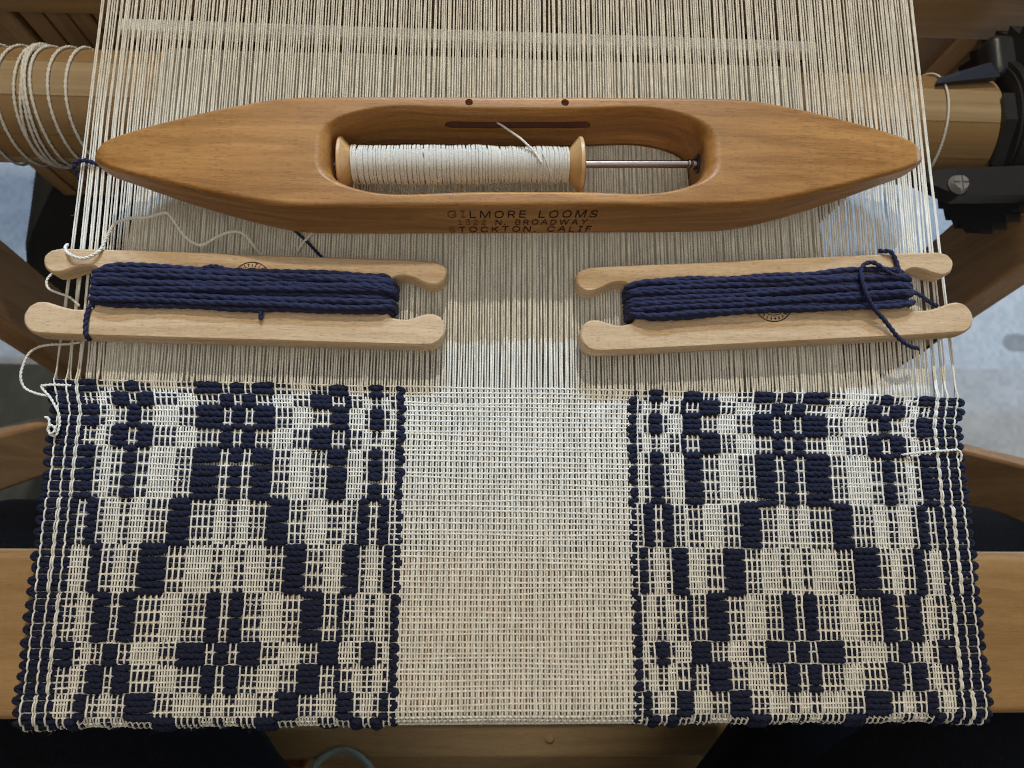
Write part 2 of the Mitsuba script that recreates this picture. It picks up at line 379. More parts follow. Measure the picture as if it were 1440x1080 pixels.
def gauss(v, s, ax):
    r = int(4 * s) + 1
    k = np.exp(-.5 * (np.arange(-r, r + 1) / s) ** 2); k /= k.sum()
    return np.apply_along_axis(lambda w: np.convolve(np.pad(w, r, mode='edge'), k, 'valid'), ax, v)


up = np.zeros((NPk, NT), bool)
for k, bl in enumerate(TB):
    up[k] = ~np.isin(SH, [bl, bl % 4 + 1])
side = np.zeros(NT, int); side[:nL] = -1; side[-nL:] = 1
st = np.where(up, -1.0, 1.0)
zn, qn = np.zeros_like(st), np.zeros_like(st)
for sl in (slice(0, nL), slice(NT - nL, NT)):
    v = gauss(st[:, sl], .85, 1)
    zn[:, sl] = np.interp(v, [-1, -.5, -.25, .25, .7, 1], [-1.0, -.75, -.30, -.05, .75, .95]) * MM
    qn[:, sl] = np.interp(v, [-1, -.5, -.25, .25, .6, 1], [.58, .58, .54, .60, 1.06, 1.22])
for sl in (slice(0, 8), slice(NT - 8, NT)):
    zn[:, sl] = .30 * MM; qn[:, sl] = .93
zwp = np.where(up, zn + (qn * RN + RW) * .94, zn - (qn * RN + RW) * .94)
mid = side == 0
zwp[:, mid] = 0
base = np.zeros((NPk + 1, NT))
av = gauss(np.where(mid, 0, zwp), 1.4, 1)
base[1:-1] = .5 * (av[1:] + av[:-1]); base[0] = av[0] * .5; base[-1] = av[-1]
par = (np.arange(NPk + 1)[:, None] + np.arange(NT)[None]) % 2 == 0   # tabby over the warp
both = np.zeros((NPk + 1, NT)); both[1:-1] = .5 * (zwp[1:] + zwp[:-1]); both[0] = zwp[0]; both[-1] = zwp[-1]
upt = np.zeros((NPk + 1, NT)); upt[1:-1] = .5 * (up[1:].astype(float) + up[:-1]); upt[0], upt[-1] = up[0], up[-1]
sv = gauss(upt * np.where(par, 1., -1.), 1.6, 1) / np.maximum(gauss(upt, 1.6, 1), .25)   # +1: this ground pick shows, -1: it hides
sv[:, mid] = 0; sv[:, edge] = -.5
press = (par & (upt > .5)) | (~par & (upt < .5))        # here the ground pick presses the warp back
zw_t = np.where(mid, -np.where(par, .20, -.20) * MM, both * np.where(press, .5, 1.0))
want = zw_t + np.where(par, 1, -1) * (RW + RT) * .95
want[:, edge] = np.where(par & (upt > .5), .75, -.85)[:, edge] * MM
zt = np.where(mid, np.where(par, .26, -.26) * MM, gauss(want, .55, 1) + np.where(sv > 0, .25, .55) * sv * MM)
# small irregularities: each pick wavers, each end wanders
xs = np.linspace(-1, 1, 400)
wavk = gauss(rng.normal(0, 1, (NPk + 2, 60)), 2.0, 1) * .75 * MM


def waver(k, X):
    return np.interp(X, np.linspace(-.2, .2, 60), wavk[k]) - .0016 * (np.asarray(X) / .19) ** 2 * 0 - .0000


FELL = lambda X: -.006 * np.asarray(X)            # the fell is very slightly askew
wx = gauss(gauss(rng.normal(0, 1, (2 * NPk + 1, NT)), 2.0, 0), .8, 1) * .38 * MM
pairs = np.zeros(NT); pairs[mid] = np.where((np.arange(85) // 2) % 2 == 0, 1, -1) * 0 + np.where(np.arange(85) % 2 == 0, .11, -.11) * MM

BY, BR = -.1255, .0068


def bend(P):
    """flat cloth coordinates (x, s, h) to the cloth lying over the beam's front edge"""
    P = np.array(P, float)
    s, h = P[..., 1].copy(), P[..., 2].copy()
    d = np.clip(BY - s, 0, None)
    th = np.clip(d / BR, 0, np.pi / 2)
    rest = np.clip(d - BR * np.pi / 2, 0, None)
    Y = np.where(s >= BY, s, BY - BR * np.sin(th)); Z = np.where(s >= BY, 0, -BR + BR * np.cos(th) - rest)
    P[..., 1] = Y - h * np.sin(th); P[..., 2] = Z + h * np.cos(th)
    return P


# warp: cloth part, interleaved tabby and pattern crossings, then the open warp to the back beam
Sall = np.empty(2 * NPk + 1); Zall = np.empty((2 * NPk + 1, NT))
Sall[0::2], Sall[1::2] = Yt, Yp
Zall[0::2], Zall[1::2] = zw_t, zwp
skew = FELL(X0)[None] * np.clip(1 + Sall / .13, 0, 1)[:, None]
draw = 1 + .016 * np.clip(1 + Sall / .012, 0, 1)            # the open warp is a little wider than the cloth
XE = X0.copy()
XE[10:-10] = gauss(X0[None], 5.0, 1)[0][10:-10]
XF = np.sort(np.linspace(X0[0], X0[-1], NT) + rng.normal(0, .11, NT) * MM)   # in the reed every end stands evenly
spread = np.clip(1 + Sall / .004, 0, 1)[:, None]
Pc = np.stack([(X0[None] * (1 - spread) + XE[None] * spread) * draw[:, None] + wx + pairs[None], Sall[:, None] + skew, Zall], -1)
Yo = np.concatenate([np.linspace(.004, .23, 40), [.30, .45, .60, .75]])
jx = gauss(rng.normal(0, 1, (len(Yo), NT)), 3.0, 0) * .38 * MM + rng.normal(0, .08, NT)[None] * MM
jz = gauss(rng.normal(0, 1, (len(Yo), NT)), 6.0, 0) * 1.0 * MM + rng.normal(0, .35, NT)[None] * MM
fade = np.clip(Yo / .02, 0, 1)[:, None]
mixo = np.clip((Yo - .01) / .11, 0, 1)[:, None]
Po = np.stack([(XE[None] * (1 - mixo) + XF[None] * mixo) * 1.016 + jx * fade + wx[0][None] * (1 - fade) + pairs[None] * 1.0, np.broadcast_to(Yo[:, None] + FELL(X0)[None] * np.clip(1 - Yo / .1, 0, 1)[:, None], (len(Yo), NT)), jz * fade + Zall[0][None] * (1 - fade) * .5], -1)
PW = np.concatenate([bend(Pc)[::-1], Po]).transpose(1, 0, 2)
rw = np.concatenate([np.full(2 * NPk + 1, RW), np.full(len(Yo), .395 * MM)])[None] * np.where(mid, 1.02, 1.0)[:, None] * (1 + gauss(rng.normal(0, 1, (NT, PW.shape[1])), 1.5, 1) * .13 + rng.normal(0, .05, NT)[:, None])
V, F, uv = tubes(PW, rw, 5)
put('woven_cloth__warp', trimesh.Trimesh(V, F, process=False), 'm_cotton', smooth=True, uv=uv)
labels['woven_cloth__warp'] = {'label': 'cream cotton warp threads stretched along the loom', 'kind': 'stuff'}
# ground weft
Pt = []
for k in range(NPk + 1):
    Xk = np.concatenate([[X0[0] - .0007], X0, [X0[-1] + .0007]]) * (draw[2 * k])
    Pt.append(np.stack([Xk, Yt[k] + waver(k, Xk) + FELL(Xk) * max(0, 1 + Yt[k] / .13), np.concatenate([[0], zt[k], [0]])], -1))
wide = np.where(mid, .42, .37) * MM
V, F, uv = tubes(bend(np.array(Pt)), np.concatenate([wide[:1], wide, wide[-1:]])[None] * (1 + .16 * gauss(rng.normal(0, 1, (NPk + 1, NT + 2)), 2.0, 1)), 5)
put('woven_cloth__ground_weft', trimesh.Trimesh(V, F, process=False), 'm_cotton', smooth=True, uv=uv)
labels['woven_cloth__ground_weft'] = {'label': 'cream plain-weave weft threads running across', 'kind': 'stuff'}
# pattern weft: one continuous navy yarn per panel, to and fro, two plies
for sd, key in ((-1, 'woven_cloth__pattern_weft'), (1, 'woven_cloth__pattern_weft_001')):
    sl = slice(0, nL) if sd < 0 else slice(NT - nL, NT)
    xt = X0[sl]
    lo, hi = xt[0] - .0006, xt[-1] + .0006
    n = 250
    path, rad = [], []
    for k in range(NPk):
        xr = np.linspace(lo, hi, n)
        z = np.interp(xr, xt, zn[k, sl]); q = np.interp(xr, xt, qn[k, sl])
        shift = np.interp(xr, xt, .5 * (sv[k + 1, sl] - sv[k, sl])) * .17 * (Yt[k] - Yt[k + 1])
        yy = Yp[k] + shift + waver(k, xr) * 1.0 + FELL(xr) * max(0, 1 + Yp[k] / .13)
        seg = np.stack([xr * (draw[2 * k + 1]), yy, z], -1)
        if k % 2: seg, q = seg[::-1], q[::-1]
        path.append(seg); rad.append(q)
        if k < NPk - 1:
            e = seg[-1]; sx = 1 if k % 2 == 0 else -1
            a = np.linspace(0, np.pi, 9)[1:-1]
            dyy = Yp[k + 1] - Yp[k]
            bulge = (.0018 if (sx * sd < 0) else .0021) * rng.uniform(.75, 1.3)
            path.append(np.stack([e[0] + sx * bulge * np.sin(a), e[1] + dyy * (1 - np.cos(a)) / 2, e[2] * (1 + np.cos(a)) / 2 + .0002 * np.sin(a)], -1))
            rad.append(np.full(len(a), .95))
    P = np.concatenate(path); q = np.concatenate(rad)
    P[:, 2] += 0
    L = np.concatenate([[0], np.cumsum(np.linalg.norm(np.diff(P, axis=0), axis=1))])
    t = np.gradient(P, axis=0); t /= np.linalg.norm(t, axis=1, keepdims=True)
    a_ = np.cross([0, 0, 1.0], t); a_ /= np.linalg.norm(a_, axis=1, keepdims=True)
    b_ = np.cross(t, a_)
    ms = []
    fz = gauss(rng.normal(0, 1, (1, len(P))), 3, 1)[0]
    for s in range(2):
        th = 2 * np.pi * (L / .0058 + s / 2) + fz * .6
        Q = P + (.30 * MM * q)[:, None] * (np.cos(th)[:, None] * a_ + np.sin(th)[:, None] * b_)
        V, F, uv = tubes(bend(Q)[None], (.93 * MM * q * (1 + .05 * fz))[None], 6)
        ms.append(trimesh.Trimesh(V, F, process=False))
    put(key, trimesh.util.concatenate(ms), 'm_navy', smooth=True)
    labels[key] = {'label': 'navy wool pattern weft of the %s panel' % ('left' if sd < 0 else 'right'), 'kind': 'stuff'}
tag('woven_cloth', 'navy and cream overshot cloth being woven, its warp stretched open on the loom', 'cloth')


def sheet(prof, x0, x1, nx=60, th=.0012, amp=.0005):
    """a thin sheet along a profile (y, z), with thickness"""
    prof = np.asarray(prof)
    d = np.gradient(prof, axis=0); d /= np.linalg.norm(d, axis=1, keepdims=True)
    nn = np.stack([-d[:, 1], d[:, 0]], -1)
    x = np.linspace(x0, x1, nx)
    def side_(o):
        w = amp * (meshkit.noise(np.stack(np.broadcast_arrays(x[None] * 30, prof[:, :1] * 30, 0 * x[None]), -1)) - .5) * 2
        pr = prof[:, None] + nn[:, None] * (o + w[..., None])
        return np.concatenate([np.broadcast_to(x[None, :, None], w.shape + (1,)), pr], -1)
    A, B = side_(0), side_(-th)
    n, m = A.shape[:2]
    V = np.concatenate([A.reshape(-1, 3), B.reshape(-1, 3)])
    i, j = np.meshgrid(np.arange(n - 1), np.arange(m - 1), indexing='ij')
    q = (i * m + j).ravel(); f = []
    quad = np.stack([q, q + 1, q + m + 1, q + m], -1)
    f.append(quad); f.append(quad[:, ::-1] + n * m)
    r = np.concatenate([np.arange(m - 1), (np.arange(n - 1) * m + m - 1), np.arange(n * m - 1, n * m - m, -1), np.arange((n - 1) * m, 0, -m)])
    r2 = np.roll(r, -1)
    f.append(np.stack([r2, r, r + n * m, r2 + n * m], -1))
    return (V, np.vstack(f))


# finished cloth: down the beam front, under it, and back to the roll
yb = BY - BR
prof = [(yb + .0006, -.0245), (yb + .0006, -.062), (yb + .004, -.068), (-.10, -.069), (-.06, -.066)]
prof += [(yy, -.066 + (yy + .06) * (-.0365 / .25)) for yy in np.linspace(-.04, .19, 16)]
a = np.linspace(.3, 5.6, 40)
prof += [(RY + (RR + .0022 + .0012 * (q - .3) / 5) * math.sin(q - .25), RZ + (RR + .0022 + .0012 * (q - .3) / 5) * math.cos(q - .25)) for q in a]
Vs, Fs = sheet(prof, -.2085, .1795)
put('woven_cloth__wound_cloth', (Vs, Fs), 'm_header', smooth=True)
labels['woven_cloth__wound_cloth'] = {'label': 'plain cream cloth running back below the warp to the round beam'}
put('apron_stick', tri(rbox(-.24, .197, .2425, .2515, -.121, -.112, .002)), 'm_cordw')
tag('apron_stick', 'pale flat stick lying below the warp beyond the boat shaped shuttle', 'stick')

# ------------------------------------------------------------------ boat shuttle
BA, BX, BYC, BH = 1.62, -.0006, .0934, .0302


def hw(x):
    return np.interp(np.abs(x) * 1000, [0, 60, 88, 97, 106, 115, 125, 137, 149, 158, 164, 168, 170.2, 171], [24.3, 24.2, 23.9, 23.2, 21.7, 19.9, 17.6, 14.6, 11.3, 8.6, 6.4, 4.4, 2.6, 1.0]) * MM


xsn = np.concatenate([np.linspace(-.171, -.160, 16), np.linspace(-.158, .158, 110), np.linspace(.160, .171, 16)])
rings = []
hws = gauss(hw(np.linspace(-.171, .171, 400))[None], 3, 1)[0]
for x in xsn:
    w = min(np.interp(x, np.linspace(-.171, .171, 400), hws), hw(x) + .0006)
    tt = np.clip((abs(x) - .088) / .083, 0, 1)
    zb = .0011 + .0128 * tt ** 1.6
    zt_ = BH - .0022 * tt ** 2.5
    if abs(x) > .165:
        e = (abs(x) - .165) / .006
        zt_ -= .004 * e ** 2; zb += .0035 * e ** 2
    w2, h2 = w, (zt_ - zb) / 2
    rt = min(.0021, .95 * w2, .9 * h2); rb = min(.0014 + .0085 * tt, .95 * w2, .9 * h2)
    ring = []
    for cx, cz, r, a0 in ((w2 - rt, zt_ - rt, rt, 0), (-w2 + rt, zt_ - rt, rt, 90), (-w2 + rb, zb + rb, rb, 180), (w2 - rb, zb + rb, rb, 270)):
        for q in np.linspace(0, 90, 8):
            an = math.radians(a0 + q)
            ring.append((x, cx + r * math.cos(an), cz + r * math.sin(an)))
    rings.append(ring)
body = loft(np.array(rings))
body = man(body.vertices, body.faces)
zz = np.concatenate([[-.004], np.linspace(.004, BH - .006, 5), BH - .006 + .006 * np.sin(np.linspace(.15, np.pi / 2, 9)), [BH + .003]])
rings = []
for z in zz:
    e = np.clip((z - (BH - .006)) / .006, 0, 1)
    flare = .0058 * (1 - math.sqrt(max(0, 1 - e * e)))
    ring = []
    for q in np.linspace(0, 2 * np.pi, 120, endpoint=False):
        c, s = math.cos(q), math.sin(q)
        x = math.copysign(abs(c) ** .50, c) * .0770
        yy = math.copysign(abs(s) ** .50, s)
        wv = .0178 + .0012 * math.exp(-((abs(x) - .056) / .016) ** 2) - .0010 * math.exp(-(x / .035) ** 4)
        ring.append((x + math.copysign(flare * (abs(c) ** 1.5), c), yy * wv + math.copysign(flare * .42 * abs(s) ** 2, s), z))
    rings.append(ring)
cav = loft(np.array(rings)); cav = man(cav.vertices, cav.faces)
ss = m3.Manifold.hull_points(np.array([(sx * .0275 + .0034 * math.cos(q), y_, .0192 + .0034 * math.sin(q)) for sx in (-1, 1) for q in np.linspace(0, 6.2, 20) for y_ in (.015, .0215)], np.float32))
holes = m3.Manifold.cylinder(.006, .0016, .0016, 20).translate([-.0205, .0212, BH - .004]) + m3.Manifold.cylinder(.006, .0016, .0016, 20).translate([.0190, .0212, BH - .004])
body = body - cav - ss - holes
bm = place(tri(body), BA, BX, BYC)
put('boat_shuttle__body', bm, 'm_shuttle', smooth=25)
pl = tri(m3.Manifold.hull_points(np.array([(sx * .0273 + .0032 * math.cos(q), y_, .0192 + .0032 * math.sin(q)) for sx in (-1, 1) for q in np.linspace(0, 6.2, 20) for y_ in (.0178, .0212)], np.float32)))
put('boat_shuttle__thread_slot', place(pl, BA, BX, BYC), 'm_slot')
for k, x in enumerate((-.0205, .0190)):
    c = trimesh.creation.cylinder(.0013, .0015, sections=20); c.apply_translation([x, .0212, BH - .0026])
    put('boat_shuttle__screw' + ('' if k == 0 else '_001'), place(c, BA, BX, BYC), 'm_slot')
rod = trimesh.creation.revolve(np.array([(0, -.080), (.0016, -.080), (.0016, .0725), (.0021, .0728), (.0021, .0735), (.0015, .0738), (.0023, .0746), (.0023, .0760), (.0014, .0764), (.0014, .0790), (0, .0790)]), sections=28)
rod.apply_transform(trimesh.transformations.rotation_matrix(np.pi / 2, [0, 1, 0])); rod.apply_translation([0, .001, .0160])
put('boat_shuttle__spindle', place(rod, BA, BX, BYC), 'm_steel')
hd = trimesh.creation.revolve(np.array([(0, 0), (.0036, 0), (.0042, .0006), (.0042, .0018), (.003, .0026), (0, .0026)]), sections=28)
hd.apply_transform(trimesh.transformations.rotation_matrix(np.pi / 2, [0, 1, 0])); hd.apply_translation([.0762, .001, .0160])
put('boat_shuttle__pivot_cap', place(hd, BA, BX, BYC), 'm_black')
# stamped lettering on the near side
LT, LF = [], []
LJ = np.random.default_rng(4)


def letters(txt, x0, x1, z0, h, faint):
    w = [meshkit.text_mesh(c, 1.0, .1).extents[0] if c not in ' ' else .5 for c in txt]
    gap = .38
    tot = sum(w) + gap * (len(txt) - 1)
    sc = (x1 - x0) / tot
    x = x0
    for i, (c, wd) in enumerate(zip(txt, w)):
        if c != ' ':
            m = meshkit.text_mesh(c, 1.0, .1)
            m.vertices[:, 0] -= m.bounds[0][0]
            jz = LJ.normal(0, .00012); hh = h * LJ.uniform(.96, 1.03)
            V = np.stack([x + m.vertices[:, 0] * sc, -.0243 - .00012 - m.vertices[:, 2] * .0008, z0 + jz + m.vertices[:, 1] * hh + (x + m.vertices[:, 0] * sc) * 0], -1)
            f = m.faces[:, ::1]
            mm = trimesh.Trimesh(V, f, process=False)
            (LF if i < faint else LT).append(mm)
        x += (wd + gap) * sc


letters('GILMORE LOOMS', -.0300, .0316, .0190, .0068, 2)
letters('1322 N. BROADWAY', -.0260, .0285, .0117, .0052, 4)
letters('STOCKTON. CALIF', -.0300, .0312, .0040, .0058, 1)
put('boat_shuttle__lettering', place(trimesh.util.concatenate(LT), BA, BX, BYC), 'm_ink', smooth=False)
put('boat_shuttle__lettering_001', place(trimesh.util.concatenate(LF), BA, BX, BYC), 'm_ink_faint', smooth=False)
labels['boat_shuttle__lettering_001'] = {'label': 'faded first letters of the stamped lettering'}
tag('boat_shuttle', 'amber wooden boat shaped shuttle with stamped lettering and an open middle, lying across the warp', 'shuttle')

# bobbin inside it
BZ, BYL = .0165, .0005


def turn(prof, sections=48):
    m = trimesh.creation.revolve(np.array(prof), sections=sections)
    m.apply_transform(trimesh.transformations.rotation_matrix(np.pi / 2, [0, 1, 0])); m.apply_translation([0, BYL, BZ])
    return place(m, BA, BX, BYC)


fl = [(0.0022, -.0750), (.0105, -.0750), (.0114, -.0744), (.0114, -.0732), (.0100, -.0722), (.0080, -.0705), (.0066, -.0692), (.0050, -.0688), (.0050, .0210), (.0066, .0216), (.0082, .0228), (.0102, .0244), (.0115, .0254), (.0115, .0266), (.0105, .0273), (.0022, .0273), (.0022, -.0750)]
put('bobbin__spool', turn(fl), 'm_bobbin', smooth=40)
turns = 140
a = np.linspace(0, 2 * np.pi * turns, turns * 22)
xx = np.linspace(-.0690, .0210, len(a))
rr = .0066 + .0003 * meshkit.noise(np.stack([xx * 900, 0 * xx, 0 * xx], -1)) + .0006 * meshkit.noise(np.stack([xx * 110, 0 * xx + 3, 0 * xx], -1)) - .0006 * np.clip((xx - .005) / .02, -1, 0)
P = np.stack([xx + .0011 * (meshkit.noise(np.stack([xx * 420, 0 * xx + 9, 0 * xx], -1)) - .5) + .0003 * np.sin(a * .37), BYL + rr * np.cos(a), BZ + rr * np.sin(a)], -1)
V, F, uv = tubes(P[None], .00042, 6, ref=(1, 0, 0))
ym = trimesh.Trimesh(V, F, process=False)
core = trimesh.creation.cylinder(.0066, .0900, sections=40); core.apply_transform(trimesh.transformations.rotation_matrix(np.pi / 2, [0, 1, 0])); core.apply_translation([-.0240, BYL, BZ])
cross = []
for xa, xb in ((-.040, -.033), (.009, .0155)):
    a = np.linspace(2.0, -.25, 30)
    cross.append(tube1(np.stack([np.linspace(xa, xb, 30), BYL - .0076 * np.cos(a) * -1 * -1, BZ + .0076 * np.sin(a)], -1), .00045, 6))
put('bobbin__yarn', place(trimesh.util.concatenate([ym, core] + cross), BA, BX, BYC), 'm_cotton_white', smooth=40)
labels['bobbin__yarn'] = {'label': 'white cotton yarn wound tightly on the bobbin'}
th = [(-9.3, 19.0, 19.2), (-8.2, 17.4, 20.6), (-4, 13.0, 22.6), (1, 8.0, 24.2), (6, 2.2, 24.6), (9, -2.5, 24.2)]
put('bobbin__thread', place(plied(spline(th, .4), .00034, .0022, 2, 6), BA, BX, BYC), 'm_cotton', smooth=True)
tag('bobbin', 'wooden bobbin full of white yarn on the steel rod inside the shuttle', 'bobbin')


# ------------------------------------------------------------------ stick shuttles
def stick(long_end):
    """outline in mm; the lower rail is longer at one end (long_end = +1 right, -1 left)"""
    def end(s):
        ex = 4.2 if s == long_end else 0
        up_ = [(60, 18.4), (76, 18.2), (80, 17.0), (82, 14.2), (81.8, 11.4), (80.2, 8.6), (77.4, 7.2), (74.4, 7.3), (71, 8.6), (67.5, 10.2), (64, 10.9), (61, 10.4), (58.6, 8.4), (57.4, 4.0), (57.2, -.5), (57.8, -4.4), (59.6, -6.6)]
        lo_ = [(62.5, -7.4), (66 + ex * .3, -7.5), (70 + ex * .7, -6.2), (74 + ex, -4.6), (77.4 + ex, -4.6), (80.4 + ex, -6.4), (82.2 + ex, -10), (82 + ex, -13.5), (80 + ex, -16.6), (77 + ex, -18.3), (72, -18.6), (60, -18.7)]
        return [(x, y) for x, y in up_ + lo_]
    R_ = end(1)
    L_ = [(-x, y) for x, y in end(-1)][::-1]
    p = np.array(R_ + L_)
    cl = np.vstack([p, p[:1]])
    out = []
    n = len(p)
    for i in range(n):
        p0, p1, p2, p3 = p[(i - 1) % n], p[i], p[(i + 1) % n], p[(i + 2) % n]
        if np.linalg.norm(p2 - p1) > 30:
            out.append(p1); continue
        for t in np.linspace(0, 1, 5, endpoint=False):
            out.append(.5 * (2 * p1 + (p2 - p0) * t * (1 if np.linalg.norm(p1 - p0) < 30 else .2) + (2 * p0 - 5 * p1 + 4 * p2 - p3) * t ** 2 * 0 + 0 * p1) + (0) if False else p1 + (p2 - p1) * t)
    poly = Polygon(out).buffer(1.2).buffer(-2.4).buffer(1.2)
    rad, h = 1.1, 9.6
    slabs = []
    zs = [0, .35, .8, 1.4, 2.2, 3.0]
    lev = [(0, 1.1), (.35, .55), (.9, .18), (1.6, 0), (h - 1.6, 0), (h - .9, .14), (h - .4, .42), (h, .95)]
    rings, N = [], 260
    c0 = None
    base_ = None
    for z, o in lev:
        pp = poly.buffer(-o) if o else poly
        ring = pp.exterior
        if base_ is None:
            src = poly.exterior
            base_ = np.array([src.interpolate(t, normalized=True).coords[0] for t in np.linspace(0, 1, N, endpoint=False)])
        # offset each base point along its inward normal
        tg = np.roll(base_, -1, 0) - np.roll(base_, 1, 0); tg /= np.linalg.norm(tg, axis=1, keepdims=True)
        nr = np.stack([-tg[:, 1], tg[:, 0]], -1)
        if Polygon(base_ + nr * .1).area > Polygon(base_).area: nr = -nr
        rings.append(np.column_stack([base_ + nr * o, np.full(N, z)]))
    rings = np.array(rings)
    k, n2, _ = rings.shape
    V = rings.reshape(-1, 3)
    i, j = np.meshgrid(np.arange(k - 1), np.arange(n2), indexing='ij'); j2 = (j + 1) % n2
    F = np.concatenate([np.stack([i * n2 + j, i * n2 + j2, (i + 1) * n2 + j2], -1).reshape(-1, 3), np.stack([i * n2 + j, (i + 1) * n2 + j2, (i + 1) * n2 + j], -1).reshape(-1, 3)])
    ms = [trimesh.Trimesh(V, F, process=False)]
    for kk, flip in ((0, True), (k - 1, False)):
        pv, pf = trimesh.creation.triangulate_polygon(Polygon(rings[kk][:, :2]), engine='earcut')
        V3 = np.column_stack([pv, np.full(len(pv), lev[kk][0])])
        c = trimesh.Trimesh(V3, pf, process=False)
        if (c.face_normals[:, 2].mean() < 0) != flip: c.invert()
        ms.append(c)
    m = trimesh.util.concatenate(ms)
    m.merge_vertices()
    m.fix_normals()
    m.apply_scale(MM)
    return m


def strands(seed, y0=-5.4, y1=10.6, n=8):
    """yarn laid lengthwise from notch to notch, over the top and back below"""
    r = np.random.default_rng(seed)
    out = []
    ys = np.concatenate([np.linspace(y0, y1, n), np.linspace(y0 + 1.4, y1 - 1.8, n - 1)])
    for i, yy in enumerate(ys):
        lay = 0 if i < n else 1
        zt = 9.6 + 1.15 + 1.7 * lay
        xe = 57.6 + 1.3 + 1.6 * lay
        ya, yb_ = yy + r.uniform(-.7, .7), yy + r.uniform(-.9, .9)
        if lay and r.random() < .35: yb_ += r.choice([-1, 1]) * r.uniform(2, 4)
        ya, yb_ = np.clip([ya, yb_], y0, y1)
        s = .80 + .06 * r.random()   # strands crowd together at the notches
        mid_ = (y0 + y1) / 2 - .3
        pin = lambda v: mid_ + (v - mid_) * s
        zm = 3.5 - lay
        P = [(-xe - .2, pin(ya), zm), (-xe + .2, pin(ya), zt - 2.4), (-xe + 2.6, pin(ya) * .4 + ya * .6, zt - .3)]
        for t in np.linspace(.08, .92, 7):
            P.append((-xe + 2 * xe * t, ya + (yb_ - ya) * t + r.normal(0, .36), zt + .25 + r.normal(0, .28)))
        P += [(xe - 2.6, pin(yb_) * .4 + yb_ * .6, zt - .3), (xe - .2, pin(yb_), zt - 2.4), (xe + .2, pin(yb_), zm)]
        zb = -.9
        P += [(xe - 1.5, pin(yb_), zb), (xe - 8, yb_, zb - .3), (0, yy, zb - .3), (-xe + 8, ya, zb - .3), (-xe + 1.5, pin(ya), zb), (-xe - .2, pin(ya), zm)]
        c = spline(P, .75)
        out.append(plied(c, .00098 * (1 + .30 * (meshkit.noise(c * 160 + i * 7.1) - .5)), .0085 + .003 * r.random(), 2, 7, .00034, r.uniform(0, 6)))
    return out


def emblem(cx, cy, R):
    ms = []
    z = 9.66
    ring = lambda r0, r1: trimesh.creation.extrude_polygon(Point(0, 0).buffer(r1, 32).difference(Point(0, 0).buffer(r0, 32)), .07)
    ms += [ring(R - .45, R), ring(R * .66 - .3, R * .66)]
    r = np.random.default_rng(3)
    for k in range(26):
        a = k * 2 * np.pi / 26
        w, h = r.uniform(.5, .8), r.uniform(1.0, 1.7)
        bx = trimesh.creation.box([w * .55, h, .07]); bx.apply_translation([-w * .3, 0, .035])
        b2 = trimesh.creation.box([w, .35, .07]); b2.apply_translation([0, h * r.choice([-.4, 0, .4]), .037])
        m = trimesh.util.concatenate([bx, b2])
        m.apply_translation([0, R * .83 - .1, 0]); m.apply_transform(trimesh.transformations.rotation_matrix(a, [0, 0, 1]))
        ms.append(m)
    for k in range(5):
        bx = trimesh.creation.box([.7, R * .9, .07]); bx.apply_transform(trimesh.transformations.rotation_matrix(k * np.pi / 5 + .3, [0, 0, 1])); bx.apply_translation([0, 0, .035]); ms.append(bx)
    m = trimesh.util.concatenate(ms)
    m.apply_translation([cx, cy, z]); m.apply_scale(MM)
    return m


def mirror(m):
    m = m.copy(); m.vertices[:, 0] *= -1; m.invert(); return m


ZS = .0024
for key, ykey, le, ang, x, y, emb, lab, seed, side_w in (
        ('stick_shuttle', 'wound_yarn', -1, -.85, -.1120, .0352, (2.2, 7.2), 'pale maple stick shuttle on the left with a dark emblem above its yarn', 11, 'left'),
        ('stick_shuttle_001', 'wound_yarn_001', 1, 3.85, .1062, .0376, (.4, -1.2), 'pale maple stick shuttle on the right with a dark emblem below its yarn', 23, 'right')):
    put(key + '__body', place(stick(le), ang, x, y, ZS), 'm_maple', smooth=35)
    put(key + '__emblem', place(emblem(emb[0], emb[1], 7.7 if le < 0 else 8.4), ang, x, y, ZS), 'm_ink', smooth=False)
    tag(key, lab, 'shuttle', None)
    for k, m in enumerate(strands(seed)):
        put(ykey + '__strand' + ('' if k == 0 else '_%03d' % k), place(m, ang, x, y, ZS), 'm_navy_yarn', smooth=True)
    tag(ykey, 'thick navy wool yarn wound lengthwise on the %s stick shuttle' % side_w, 'yarn')

def hairs(points, normals, length, r, seed, lie=.6):
    """stray fibres standing off a yarn: thin curved three-sided tubes"""
    q = np.random.default_rng(seed)
    n = len(points)
    d = normals + q.normal(0, 1, (n, 3)) * lie; d /= np.linalg.norm(d, axis=1, keepdims=True)
    c = q.normal(0, 1, (n, 3)); c -= d * (c * d).sum(1, keepdims=True)
    L = length * q.uniform(.4, 1.3, n)[:, None, None]
    t = np.linspace(0, 1, 5)[None, :, None]
    P = points[:, None] + L * (d[:, None] * t * (1 - .35 * t) + .5 * c[:, None] * t ** 2)
    V, F, uv = tubes(P, r * np.linspace(1, .5, 5)[None], 3, ref=(.3, .2, .93))
    return trimesh.Trimesh(V, F, process=False)


def fuzz(key, holder, n, length, r, m, seed, lie=.6):
    V, F, N = meshkit.WRITTEN[scene[holder]['filename']][:3]
    q = np.random.default_rng(seed).choice(len(V), n)
    put(key, hairs(V[q].astype(float), np.asarray(N)[q], length, r, seed, lie), m, smooth=True)
    labels[key] = {'label': 'stray fibres standing off the yarn', 'kind': 'stuff'}


